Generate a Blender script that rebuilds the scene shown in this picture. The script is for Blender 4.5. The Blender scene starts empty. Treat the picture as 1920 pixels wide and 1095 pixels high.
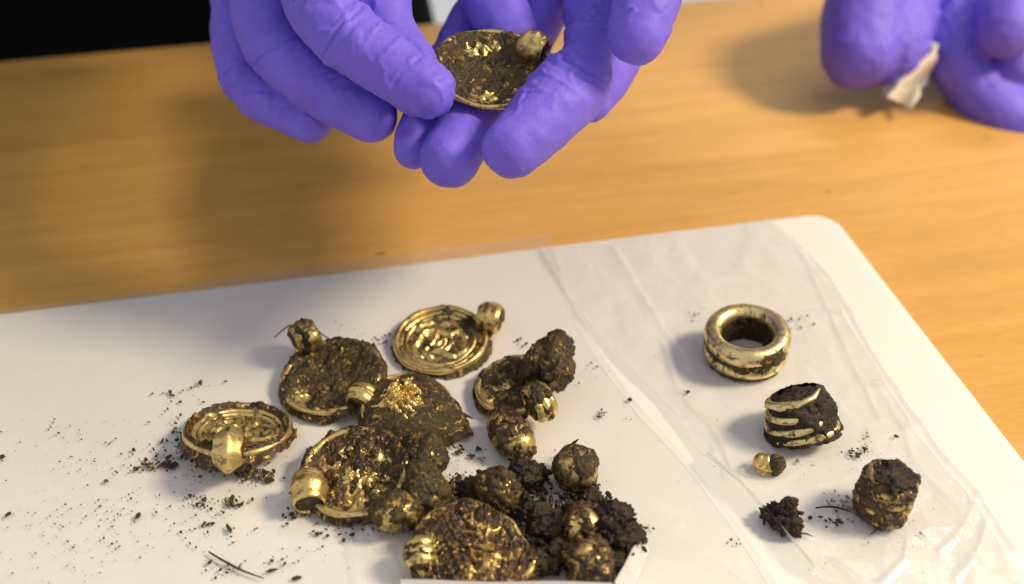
import bpy, math, random
import numpy as np
from mathutils import Vector, Matrix, Euler

sc = bpy.context.scene
COL = sc.collection
PI = math.pi
MM = 0.001

# ------------------------------------------------------------------ camera
CAM_H = 0.225; PITCH = math.radians(38.0); FPX = 2076.0
cam_d = bpy.data.cameras.new('camera'); cam = bpy.data.objects.new('camera', cam_d); COL.objects.link(cam)
cam.location = (0, 0, CAM_H); cam.rotation_euler = (PI/2 - PITCH, 0, 0)
cam_d.sensor_width = 36.0; cam_d.lens = 36.0*FPX/1920.0
cam_d.clip_start = 0.01; cam_d.clip_end = 20.0
cam_d.dof.use_dof = True; cam_d.dof.focus_distance = 0.303; cam_d.dof.aperture_fstop = 7.6
sc.camera = cam

# ------------------------------------------------------------------ light
world = bpy.data.worlds.new('World'); sc.world = world; world.use_nodes = True
bg = world.node_tree.nodes['Background']; bg.inputs[0].default_value = (0.97, 0.96, 0.97, 1); bg.inputs[1].default_value = 0.59
def area(name, loc, target, size, power, color, sy=None):
    d = bpy.data.lights.new(name, 'AREA'); d.energy = power; d.color = color
    d.shape = 'RECTANGLE'; d.size = size; d.size_y = sy or size
    o = bpy.data.objects.new(name, d); COL.objects.link(o); o.location = loc
    o.rotation_euler = (Vector(target)-Vector(loc)).to_track_quat('-Z', 'Y').to_euler()
    return o
area('key_lamp', (1.12, 0.24, 1.04), (0.02, 0.27, 0), 0.30, 28.0, (1.0, 0.81, 0.55))
area('ceiling_lamp', (0.58, 1.18, 1.16), (0.05, 0.25, 0), 1.00, 6.5, (1.0, 0.93, 0.84), 0.16)
sc.view_settings.view_transform = 'Standard'; sc.view_settings.look = 'None'
sc.view_settings.exposure = 0.09; sc.view_settings.gamma = 1.0
sc.cycles.use_denoising = True
sc.cycles.max_bounces = 10; sc.cycles.transparent_max_bounces = 16

# ------------------------------------------------------------------ placing
FWD = np.array([0, math.cos(PITCH), -math.sin(PITCH)]); UP = np.array([0, math.sin(PITCH), math.cos(PITCH)])
RT = np.array([1.0, 0, 0]); CAMP = np.array([0, 0, CAM_H])
def ray(x, y): return FWD + (x-960)/FPX*RT - (y-547.5)/FPX*UP
def P(x, y, z=0.0):                      # point of the plane at height z
    d = ray(x, y); return CAMP + d*((z-CAM_H)/d[2])
def Q(x, y, Z): return CAMP + ray(x, y)*Z   # point at a measured distance
def pxm(x, y, z=0.0): return FPX/float(np.dot(P(x, y, z)-CAMP, FWD))   # pixels per metre there

# ------------------------------------------------------------------ noise
def _h(ix, iy, iz, s):
    n = (ix*374761393 + iy*668265263 + iz*2147483647 + s*1274126177) & 0xffffffff
    n = ((n ^ (n >> 13))*1274126177) & 0xffffffff
    return ((n ^ (n >> 16)) & 0xffff)/32767.5 - 1.0
def vnoise(p, s=0):
    i = np.floor(p).astype(np.int64); f = p-i; f = f*f*f*(f*(f*6-15)+10)
    r = 0
    for a in (0, 1):
        wx = f[:, 0] if a else 1-f[:, 0]
        for b in (0, 1):
            wy = f[:, 1] if b else 1-f[:, 1]
            for c in (0, 1):
                wz = f[:, 2] if c else 1-f[:, 2]
                r = r + wx*wy*wz*_h(i[:, 0]+a, i[:, 1]+b, i[:, 2]+c, s)
    return r
def fbm(p, s=0, o=4, g=0.5):
    r = 0; a = 1.0; t = 0
    for k in range(o):
        r = r + a*vnoise(p*(2.03**k)+17.3*k, s+k); t += a; a *= g
    return r/t*1.6

# ------------------------------------------------------------------ materials
def nt_new(name):
    m = bpy.data.materials.new(name); m.use_nodes = True; nt = m.node_tree
    return m, nt, nt.nodes['Principled BSDF']
def N(nt, t, **k):
    n = nt.nodes.new(t)
    for a, v in k.items():
        if a in n.inputs.keys(): n.inputs[a].default_value = v
        else: setattr(n, a, v)
    return n
def L(nt, a, b): nt.links.new(a, b)
def tex(nt, scale, detail=4, rough=0.55, dist=0.0, stretch=None):
    tc = N(nt, 'ShaderNodeTexCoord'); src = tc.outputs['Object']
    if stretch:
        mp = N(nt, 'ShaderNodeMapping'); mp.inputs['Scale'].default_value = stretch
        L(nt, src, mp.inputs[0]); src = mp.outputs[0]
    n = N(nt, 'ShaderNodeTexNoise'); n.inputs['Scale'].default_value = scale
    n.inputs['Detail'].default_value = detail; n.inputs['Roughness'].default_value = rough
    n.inputs['Distortion'].default_value = dist
    L(nt, src, n.inputs['Vector']); return n.outputs['Fac']
def ramp(nt, src, stops):
    r = N(nt, 'ShaderNodeValToRGB'); e = r.color_ramp.elements
    while len(e) < len(stops): e.new(0.5)
    for q, (p, c) in zip(e, stops):
        q.position = p; q.color = (*c, 1) if len(c) == 3 else c
    L(nt, src, r.inputs[0]); return r.outputs[0]
def bump(nt, src, strength, dist, prev=None):
    b = N(nt, 'ShaderNodeBump'); b.inputs['Strength'].default_value = strength; b.inputs['Distance'].default_value = dist
    L(nt, src, b.inputs['Height'])
    if prev: L(nt, prev, b.inputs['Normal'])
    return b.outputs[0]

def mat_glove():
    m, nt, b = nt_new('violet_nitrile')
    c = ramp(nt, tex(nt, 60, 3), [(0.3, (0.138, 0.098, 0.60)), (0.7, (0.178, 0.126, 0.71))])
    L(nt, c, b.inputs['Base Color'])
    b.inputs['Roughness'].default_value = 0.58; b.inputs['Specular IOR Level'].default_value = 0.35
    b.inputs['Subsurface Weight'].default_value = 0.05; b.inputs['Subsurface Radius'].default_value = (0.4, 0.3, 1.0)
    b.inputs['Subsurface Scale'].default_value = 0.002
    ab = N(nt, 'ShaderNodeMath', operation='SUBTRACT'); ab.inputs[1].default_value = 0.5; L(nt, tex(nt, 95, 4, 0.55, 1.6), ab.inputs[0])
    a2 = N(nt, 'ShaderNodeMath', operation='ABSOLUTE'); L(nt, ab.outputs[0], a2.inputs[0])
    a3 = N(nt, 'ShaderNodeMath', operation='MINIMUM'); a3.inputs[1].default_value = 0.05; L(nt, a2.outputs[0], a3.inputs[0])
    pm = ramp(nt, tex(nt, 38, 2, 0.5), [(0.50, (0, 0, 0)), (0.68, (1, 1, 1))])
    a4 = N(nt, 'ShaderNodeMath', operation='MULTIPLY'); L(nt, a3.outputs[0], a4.inputs[0]); L(nt, pm, a4.inputs[1])
    n = bump(nt, a4.outputs[0], 0.28, 0.012)
    n = bump(nt, tex(nt, 200, 4, 0.6, 1.0), 0.22, 0.0014, n)
    n = bump(nt, tex(nt, 1500, 2, 0.5), 0.18, 0.0002, n)
    L(nt, n, b.inputs['Normal']); return m
def mat_gold(name, lo, hi, dirt0, dirt1, rough=0.27):
    m, nt, b = nt_new(name)
    g = ramp(nt, tex(nt, 260, 4), [(0.3, lo), (0.7, hi)])
    mask = ramp(nt, tex(nt, 420, 6, 0.65, 0.6), [(dirt0, (0, 0, 0)), (dirt1, (1, 1, 1))])
    mx = N(nt, 'ShaderNodeMix', data_type='RGBA'); L(nt, mask, mx.inputs[0]); L(nt, g, mx.inputs[6]); mx.inputs[7].default_value = (0.055, 0.034, 0.012, 1)
    L(nt, mx.outputs[2], b.inputs['Base Color'])
    inv = N(nt, 'ShaderNodeMath', operation='SUBTRACT'); inv.inputs[0].default_value = 1.0; L(nt, mask, inv.inputs[1])
    L(nt, inv.outputs[0], b.inputs['Metallic'])
    rr = N(nt, 'ShaderNodeMapRange'); rr.inputs['To Min'].default_value = rough; rr.inputs['To Max'].default_value = 0.62
    L(nt, mask, rr.inputs[0]); L(nt, rr.outputs[0], b.inputs['Roughness'])
    n = bump(nt, tex(nt, 900, 4, 0.6), 0.30, 0.0004)
    L(nt, n, b.inputs['Normal']); return m
def mat_dirt(name, a, bcol, c, wet=0.30, fleck=0.70, gold=(0.46, 0.31, 0.09), dry=0.70, bs=0.8):
    m, nt, b = nt_new(name)
    col = ramp(nt, tex(nt, 300, 7, 0.74, 0.4), [(0.30, a), (0.50, bcol), (0.72, c)])
    fk = ramp(nt, tex(nt, 520, 5, 0.62, 0.8), [(fleck, (0, 0, 0)), (fleck+0.06, (1, 1, 1))])
    mx = N(nt, 'ShaderNodeMix', data_type='RGBA'); L(nt, fk, mx.inputs[0]); L(nt, col, mx.inputs[6]); mx.inputs[7].default_value = (*gold, 1)
    L(nt, mx.outputs[2], b.inputs['Base Color']); L(nt, fk, b.inputs['Metallic'])
    rr = ramp(nt, tex(nt, 260, 5, 0.65), [(0.42, (wet,)*3), (0.60, (dry,)*3)])
    L(nt, rr, b.inputs['Roughness'])
    b.inputs['Specular IOR Level'].default_value = 0.40
    n = bump(nt, tex(nt, 520, 6, 0.70), bs, 0.0012)
    n = bump(nt, tex(nt, 2400, 3, 0.6), 0.5*bs, 0.0003, n)
    L(nt, n, b.inputs['Normal']); return m
def mat_wood():
    m, nt, b = nt_new('varnished_beech')
    g = tex(nt, 9, 5, 0.55, 0.5, (1.0, 11.0, 4.0))
    c1 = ramp(nt, g, [(0.25, (0.55, 0.305, 0.078)), (0.5, (0.63, 0.355, 0.092)), (0.75, (0.69, 0.400, 0.112))])
    f = ramp(nt, tex(nt, 120, 3, 0.6, 0.2, (1.0, 16.0, 4.0)), [(0.34, (0.80, 0.76, 0.70)), (0.6, (1, 1, 1))])
    mx = N(nt, 'ShaderNodeMix', data_type='RGBA', blend_type='MULTIPLY'); mx.inputs[0].default_value = 0.55
    L(nt, c1, mx.inputs[6]); L(nt, f, mx.inputs[7])
    k = ramp(nt, tex(nt, 46, 2, 0.4, 0.0, (1.0, 1.8, 1.0)), [(0.205, (0.45, 0.36, 0.28)), (0.232, (1, 1, 1))])
    m2 = N(nt, 'ShaderNodeMix', data_type='RGBA', blend_type='MULTIPLY'); m2.inputs[0].default_value = 0.8
    L(nt, mx.outputs[2], m2.inputs[6]); L(nt, k, m2.inputs[7])
    L(nt, m2.outputs[2], b.inputs['Base Color'])
    b.inputs['Roughness'].default_value = 0.42; b.inputs['Specular IOR Level'].default_value = 0.36
    L(nt, bump(nt, g, 0.05, 0.001), b.inputs['Normal']); return m
def mat_plain(name, col, rough, nscale=120, namp=0.06, bs=0.1, bd=0.0005, spec=0.5):
    m, nt, b = nt_new(name)
    lo = tuple(max(0, c*(1-namp)) for c in col)
    L(nt, ramp(nt, tex(nt, nscale, 4), [(0.3, lo), (0.7, col)]), b.inputs['Base Color'])
    b.inputs['Roughness'].default_value = rough; b.inputs['Specular IOR Level'].default_value = spec
    L(nt, bump(nt, tex(nt, nscale*4, 3), bs, bd), b.inputs['Normal']); return m
def mat_film(name, haze, rough):
    m, nt, b = nt_new(name); out = nt.nodes['Material Output']
    tr = N(nt, 'ShaderNodeBsdfTransparent'); gl = N(nt, 'ShaderNodeBsdfGlossy'); df = N(nt, 'ShaderNodeBsdfDiffuse')
    tr.inputs[0].default_value = (0.985, 0.985, 0.982, 1)
    gl.inputs['Roughness'].default_value = rough; df.inputs[0].default_value = (0.80, 0.80, 0.79, 1)
    n = bump(nt, tex(nt, 90, 6, 0.62, 1.2), 0.22, 0.002)
    L(nt, n, gl.inputs['Normal'])
    lw = N(nt, 'ShaderNodeLayerWeight'); lw.inputs[0].default_value = 0.5; L(nt, n, lw.inputs['Normal'])
    fr = N(nt, 'ShaderNodeMath', operation='POWER'); fr.inputs[1].default_value = 4.0; L(nt, lw.outputs['Facing'], fr.inputs[0])
    m1 = N(nt, 'ShaderNodeMixShader'); m1.inputs[0].default_value = haze
    L(nt, tr.outputs[0], m1.inputs[1]); L(nt, df.outputs[0], m1.inputs[2])
    m2 = N(nt, 'ShaderNodeMixShader'); mu = N(nt, 'ShaderNodeMath', operation='MULTIPLY_ADD'); mu.inputs[1].default_value = 0.9; mu.inputs[2].default_value = 0.07; L(nt, fr.outputs[0], mu.inputs[0]); L(nt, mu.outputs[0], m2.inputs[0])
    L(nt, m1.outputs[0], m2.inputs[1]); L(nt, gl.outputs[0], m2.inputs[2])
    L(nt, m2.outputs[0], out.inputs['Surface']); nt.nodes.remove(b); return m

M_GLOVE = mat_glove()
M_GOLD = mat_gold('clean_gold', (0.62, 0.44, 0.14), (0.80, 0.62, 0.26), 0.49, 0.66, 0.33)
M_GOLD2 = mat_gold('soiled_gold', (0.46, 0.31, 0.09), (0.72, 0.53, 0.20), 0.44, 0.60, 0.36)
M_RING = mat_gold('pale_gold', (0.66, 0.51, 0.22), (0.86, 0.72, 0.40), 0.50, 0.63, 0.34)
M_DIRT = mat_dirt('olive_soil', (0.008, 0.005, 0.001), (0.042, 0.026, 0.005), (0.115, 0.073, 0.015), 0.24, 0.585, dry=0.62, bs=0.7)
M_WET = mat_dirt('wet_brown_soil', (0.006, 0.0025, 0.001), (0.038, 0.016, 0.003), (0.115, 0.060, 0.011), 0.11, 0.57, dry=0.42, bs=0.5)
M_DARK = mat_dirt('dark_soil', (0.005, 0.003, 0.001), (0.019, 0.011, 0.003), (0.070, 0.041, 0.011), 0.22, 0.68, dry=0.62, bs=0.8)
M_WOOD = mat_wood()
M_TRAY = mat_plain('white_plastic', (0.745, 0.735, 0.71), 0.42, 40, 0.02, 0.04, 0.0004, 0.4)
M_PAPER = mat_plain('white_paper', (0.80, 0.79, 0.775), 0.85, 200, 0.03, 0.15, 0.0003, 0.2)
M_FILM = mat_film('clear_film', 0.25, 0.16)
M_FILM2 = mat_film('thin_film', 0.10, 0.22)
M_FLAP = mat_film('milky_film', 0.5, 0.25)
M_BLACK = mat_plain('black_knit', (0.0035, 0.0033, 0.0034), 0.95, 700, 0.4, 0.6, 0.001, 0.1)
M_TWIG = mat_plain('dry_root', (0.060, 0.040, 0.022), 0.8, 600, 0.4, 0.4, 0.0003, 0.2)
M_TISSUE = mat_plain('cream_tissue', (0.74, 0.69, 0.58), 0.9, 150, 0.06, 0.3, 0.0006, 0.2)

# ------------------------------------------------------------------ mesh helpers
def mk(name, v, f, mat, parent=None, smooth=True):
    me = bpy.data.meshes.new(name)
    me.from_pydata([tuple(map(float, q)) for q in v], [], [tuple(map(int, q)) for q in f]); me.validate(); me.update()
    if smooth: me.polygons.foreach_set('use_smooth', [True]*len(me.polygons))
    me.materials.append(mat)
    o = bpy.data.objects.new(name, me); COL.objects.link(o)
    if parent: o.parent = parent
    return o
def tag(o, label=None, cat=None, group=None, kind=None):
    for k, v in (('label', label), ('category', cat), ('group', group), ('kind', kind)):
        if v: o[k] = v
    return o
def thing(name, label, cat, loc=(0, 0, 0), rot=(0, 0, 0), group=None):
    o = bpy.data.objects.new(name, None); COL.objects.link(o); o.empty_display_size = 0.01
    o.location = loc; o.rotation_euler = rot
    return tag(o, label, cat, group)
def gridfaces(nu, nv, wrap_u=False, wrap_v=False, off=0, flip=False):
    f = []
    for i in range(nu if wrap_u else nu-1):
        a, b = i*nv, ((i+1) % nu)*nv
        for j in range(nv if wrap_v else nv-1):
            c = (j+1) % nv
            q = (off+a+j, off+b+j, off+b+c, off+a+c)
            f.append(q[::-1] if flip else q)
    return f
_ICO = {}
def ico(n):
    if n not in _ICO:
        import bmesh
        bm = bmesh.new(); bmesh.ops.create_icosphere(bm, subdivisions=n, radius=1.0)
        bm.verts.ensure_lookup_table()
        _ICO[n] = (np.array([v.co[:] for v in bm.verts]), np.array([[v.index for v in f.verts] for f in bm.faces])); bm.free()
    return _ICO[n]
def rotm(e): return np.array(Euler(e).to_matrix())
def lump_data(rad, amp, freq, seed, n=4, rough=0.6, center=(0, 0, 0), rot=(0, 0, 0), flat=None):
    """irregular clod: radii in metres, amp relative, freq in 1/mm"""
    v, f = ico(n); rad = np.array(rad)
    d = 1 + amp*fbm(v*rad/MM*freq + seed*7.7, seed, 5, rough)
    p = v*rad*d[:, None]
    if flat is not None: p[:, 2] = np.maximum(p[:, 2], flat)
    return p @ rotm(rot).T + np.array(center), f
class Acc:
    def __init__(s): s.v = []; s.f = []; s.n = 0
    def add(s, v, f):
        s.v.append(np.asarray(v)); s.f += [tuple(int(i)+s.n for i in q) for q in f]; s.n += len(v); return s
    def build(s, name, mat, parent=None, smooth=True): return mk(name, np.concatenate(s.v), s.f, mat, parent, smooth)
def cat(pts, n):
    """Catmull-Rom through rows of pts (any columns)"""
    p = np.asarray(pts, float); p = np.vstack([2*p[0]-p[1], p, 2*p[-1]-p[-2]]); out = []
    for i in range(1, len(p)-2):
        for t in np.linspace(0, 1, n, endpoint=False):
            a, b, c, d = p[i-1:i+3]
            out.append(0.5*((2*b)+(-a+c)*t+(2*a-5*b+4*c-d)*t*t+(-a+3*b-3*c+d)*t**3))
    out.append(p[-2]); return np.array(out)
def tube_data(path, rad, ns=12, caps=True, flat=1.0, ref=(0, 0, 1)):
    path = np.asarray(path, float); rad = np.broadcast_to(np.asarray(rad, float), (len(path),)).copy()
    if caps:                         # round ends
        t0 = path[0]-path[1]; t0 /= np.linalg.norm(t0); t1 = path[-1]-path[-2]; t1 /= np.linalg.norm(t1)
        A = [80, 60, 40, 20]
        pre = [path[0]+t0*rad[0]*math.sin(math.radians(a)) for a in A]; rp = [rad[0]*math.cos(math.radians(a)) for a in A]
        post = [path[-1]+t1*rad[-1]*math.sin(math.radians(a)) for a in A[::-1]]; rq = [rad[-1]*math.cos(math.radians(a)) for a in A[::-1]]
        path = np.vstack([pre, path, post]); rad = np.concatenate([rp, rad, rq])
    t = np.gradient(path, axis=0); t /= np.linalg.norm(t, axis=1)[:, None]+1e-12
    up = np.array(ref, float); v = []
    n = up-t[0]*np.dot(up, t[0])
    if np.linalg.norm(n) < 1e-3: n = np.array([1.0, 0, 0])-t[0]*t[0][0]
    n /= np.linalg.norm(n); ang = np.linspace(0, 2*PI, ns, endpoint=False)
    for i in range(len(path)):
        n = n-t[i]*np.dot(n, t[i]); n /= np.linalg.norm(n); b = np.cross(t[i], n)
        v.append(path[i]+rad[i]*(np.cos(ang)[:, None]*b+np.sin(ang)[:, None]*n*flat))
    v = np.concatenate(v); m = len(path)
    f = gridfaces(m, ns, False, True)
    f.append(tuple(range(ns))); f.append(tuple(range((m-1)*ns, m*ns))[::-1])
    return v, f

# ================================================================== SETTING
U = np.array([math.cos(math.radians(11.8)), math.sin(math.radians(11.8)), 0]); V = np.array([-U[1], U[0], 0])
ANG = math.radians(11.8)
TZ = -0.008
def slab(name, w, d, z0, z1, r, bev, mat, origin, nseg=10):
    """rounded slab, its far right corner at origin, axes U and V"""
    prof = [(z0, 0.0), (z1-bev, 0.0)]+[(z1-bev+bev*math.sin(a), bev*(1-math.cos(a))) for a in np.linspace(0.2, PI/2, 6)]
    rings = []
    for z, ins in prof:
        ring = []; rr = max(r-ins, 1e-4)
        for cx, cy, a0 in ((-r, -r, 0), (-w+r, -r, PI/2), (-w+r, -d+r, PI), (-r, -d+r, 1.5*PI)):
            for a in np.linspace(a0, a0+PI/2, nseg): ring.append((cx+rr*math.cos(a), cy+rr*math.sin(a), z))
        rings.append(ring)
    m = len(rings[0]); v = [q for r_ in rings for q in r_]; f = gridfaces(len(rings), m, False, True, 0, True)
    f.append(tuple(range(m))[::-1]); f.append(tuple(range((len(rings)-1)*m, len(rings)*m)))
    o = mk(name, v, f, mat)
    o.location = (origin[0], origin[1], 0); o.rotation_euler = (0, 0, ANG)
    return o
E0 = P(0, 112, TZ)
tb = slab('table', 1.5, 0.85, TZ-0.028, TZ, 0.02, 0.003, M_WOOD, E0+U*0.95)
tag(tb, 'warm honey-coloured varnished wooden table top under the white tray', 'table')
tc_ = P(1560, 391, 0.0)
tray = thing('tray', 'white plastic tray board with rounded corner lying on the wooden table', 'tray', (tc_[0], tc_[1], TZ), (0, 0, ANG))
tp = slab('board', 0.46, 0.36, TZ+0.0003, 0.0, 0.011, 0.0035, M_TRAY, (0, 0)); tp.parent = tray; tp.rotation_euler = (0, 0, 0); tp.location = (0, 0, -TZ)

# ---- plastic film bags lying on the tray
def film(name, left, right, nu, nv, creases, mat, base, amp, freq, seed, label, extra=None):
    Lp = cat([P(x, y, 0.0) for x, y in left], 24); Rp = cat([P(x, y, 0.0) for x, y in right], 24)
    def samp(p, n):
        s = np.concatenate([[0], np.cumsum(np.linalg.norm(np.diff(p, axis=0), axis=1))]); s /= s[-1]
        t = np.linspace(0, 1, n); return np.stack([np.interp(t, s, p[:, k]) for k in range(3)], 1)
    A, B = samp(Lp, nu), samp(Rp, nu)
    w = np.linspace(0, 1, nv)
    v = (A[:, None, :]*(1-w)[None, :, None]+B[:, None, :]*w[None, :, None]).reshape(-1, 3)
    q = v/MM
    # directional crumple: ridged noise
    n1 = fbm(q*freq*np.array([1.0, 0.55, 1]), seed, 4); n2 = 1-np.abs(fbm(q*freq*0.8+40, seed+9, 4, 0.45))*2.2
    h = base+amp*MM*(0.55*n1+0.45*n2)
    for pts, wd, ht in creases:
        c = cat([P(x, y, 0.0) for x, y in pts], 60)
        d = np.full(len(v), 1e9)
        for k in range(len(c)): d = np.minimum(d, (v[:, 0]-c[k, 0])**2+(v[:, 1]-c[k, 1])**2)
        h = h+ht*MM*np.exp(-d/(wd*MM)**2)
    v[:, 2] = np.maximum(h, 0.0004 if extra is None else extra(v))
    o = mk(name, v, gridfaces(nu, nv), mat)
    return tag(o, label, 'plastic bag')
film('plastic_bag',
     [(1014, 470), (1055, 540), (1110, 620), (1190, 710), (1250, 770), (1330, 880), (1420, 965), (1500, 1060), (1590, 1160)],
     [(1448, 414), (1550, 520), (1620, 640), (1690, 750), (1760, 850), (1830, 930), (1900, 1040), (1980, 1160)],
     330, 230,
     [([(1240, 640), (1275, 740), (1340, 820), (1390, 930)], 1.0, .7), ([(1500, 470), (1560, 600), (1600, 690), (1650, 790)], 1.0, .8), ([(1150, 470), (1230, 600), (1290, 690)], 1.2, .6),
      ([(1010, 462), (1055, 540), (1110, 620), (1190, 710), (1250, 770), (1330, 880), (1420, 965), (1500, 1060), (1590, 1160)], 0.8, 1.2),
      ([(1325, 872), (1400, 945), (1450, 1000), (1520, 1075)], 1.0, 3.2),
      ([(1445, 405), (1550, 520), (1620, 640), (1690, 750), (1760, 850), (1830, 930), (1900, 1040)], 0.7, 1.1),
      ([(1250, 770), (1290, 790), (1380, 830), (1420, 850)], 1.6, 0.3), ([(1420, 500), (1300, 530), (1140, 560)], 3.5, 0.3),
      ([(1560, 560), (1480, 555), (1380, 520)], 3.0, 0.3), ([(1640, 720), (1690, 800), (1720, 880), (1800, 960)], 1.2, 0.6),
      ([(1760, 1040), (1800, 1000), (1835, 930)], .9, .8), ([(1790, 1090), (1830, 1040), (1850, 980)], .9, .8),
      ([(1650, 1100), (1690, 1060), (1700, 1020)], .9, .7), ([(1560, 1060), (1600, 1090), (1640, 1140)], 1.0, .6)],
     M_FILM, 0.0007, 1.15, 0.07, 3, 'clear crinkled plastic bag under the gold rings on the right of the tray')
film('plastic_bag',
     [(-60, 592), (-90, 760), (-130, 960), (-170, 1160)],
     [(1030, 440), (1046, 490), (1085, 600), (1180, 745), (1290, 870), (1390, 1000), (1490, 1160)],
     300, 480,
     [([(1040, 490), (1085, 600), (1180, 745), (1290, 870), (1390, 1000), (1490, 1160)], 0.7, 0.9),
      ([(556, 780), (572, 815), (590, 850)], 1.0, 0.7), ([(635, 955), (655, 1010), (672, 1095), (680, 1150)], 1.0, 0.8),
      ([(665, 965), (705, 1010), (735, 1050), (752, 1100)], 1.2, .8), ([(1205, 985), (1260, 1020), (1330, 1060), (1420, 1120)], 1.0, 0.5),
      ([(560, 900), (480, 930), (440, 990)], 3.0, 0.3), ([(1130, 760), (1170, 860), (1260, 990)], 3.0, 0.3)],
     M_FILM2, 0.0005, 0.34, 0.06, 11, 'thin flat plastic sheet under the heap of soil-covered pendants')

# ---- low folded white card flap in front of the nearest pendant
def flap():
    a = P(752, 1087, 0.0085); b = P(1147, 1092, 0.0085); c = P(1196, 1008, 0.0035)
    fl = thing('plastic_flap', 'folded milky plastic flap standing in front of the nearest pendant', 'plastic flap', (a[0], a[1], 0.0))
    def wall(p, q, h0, h1, lean, name):
        p = np.array([p[0], p[1], 0]); q = np.array([q[0], q[1], 0]); d = (q-p)/np.linalg.norm(q-p); n = np.array([d[1], -d[0], 0])
        ac = Acc(); m = 24; vv = []
        for i in range(m):
            t = i/(m-1); o = p+(q-p)*t; hh = h0+(h1-h0)*t+0.0003*math.sin(9*t+1)
            for k in range(7):
                s = k/6; vv.append(o+n*(lean*(1-s)**1.6)+np.array([0, 0, 0.0006+hh*s]))
        top = np.array(vv); bot = top+n*0.0004
        ac.add(np.vstack([top, bot]), gridfaces(m, 7)+gridfaces(m, 7, off=m*7, flip=True)+[(i*7+6, (i+1)*7+6, m*7+(i+1)*7+6, m*7+i*7+6) for i in range(m-1)])
        o = ac.build(name, M_FLAP, fl); o.matrix_parent_inverse = Matrix.Translation(-fl.location)
    wall(a, b, 0.0080, 0.0080, 0.020, 'front_flap'); wall(b+np.array([0.0006, 0, 0]), c, 0.0080, 0.0030, 0.003, 'side_flap')
flap()

# ================================================================== PENDANTS
def strokes(kind, seed):
    r = np.random.RandomState(seed); S = []
    if kind == 'beast':       # curled animal with rider's head, as on struck medallions
        S.append([(-.55, -.1), (-.4, .25), (-.1, .35), (.2, .2), (.45, .3), (.55, .05)])
        S.append([(.45, .3), (.3, .5), (.05, .55)]); S.append([(-.4, .2), (-.5, .45), (-.25, .6)])
        S.append([(-.1, .3), (-.15, 0), (-.35, -.3), (-.2, -.5)]); S.append([(.2, .2), (.25, -.1), (.1, -.35), (.3, -.5)])
        S.append([(-.05, -.1), (.1, .05), (.05, -.25), (-.1, -.3)]); S.append([(.5, -.15), (.55, -.35), (.4, -.45)])
        S.append([(-.6, -.3), (-.55, -.45), (-.4, -.5)])
    for k in range(0 if kind == 'beast' else 13):
        a = r.uniform(0, 2*PI); d = r.uniform(.05, .62); x, y = d*math.cos(a), d*math.sin(a); h = r.uniform(0, 2*PI); c = r.uniform(-2.2, 2.2); s = []
        for j in range(7):
            s.append((x, y)); x += .09*math.cos(h); y += .09*math.sin(h); h += c*.3
        S.append(s)
    return S
def relief(x, y, kind, seed, rings=1.0):
    h = np.zeros(len(x))
    for s in strokes(kind, seed):
        c = cat([(a, b) for a, b in s], 6); d = np.full(len(x), 9.0)
        for a, b in c: d = np.minimum(d, (x-a)**2+(y-b)**2)
        h = np.maximum(h, np.exp(-d/0.060**2))
    r = np.hypot(x, y); th = np.arctan2(y, x)
    h = np.maximum(h, rings*0.7*np.exp(-((r-.76)/.022)**2)); h = np.maximum(h, rings*0.6*np.exp(-((r-.88)/.03)**2))
    return h
def circ(th): return np.ones_like(th)
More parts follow.
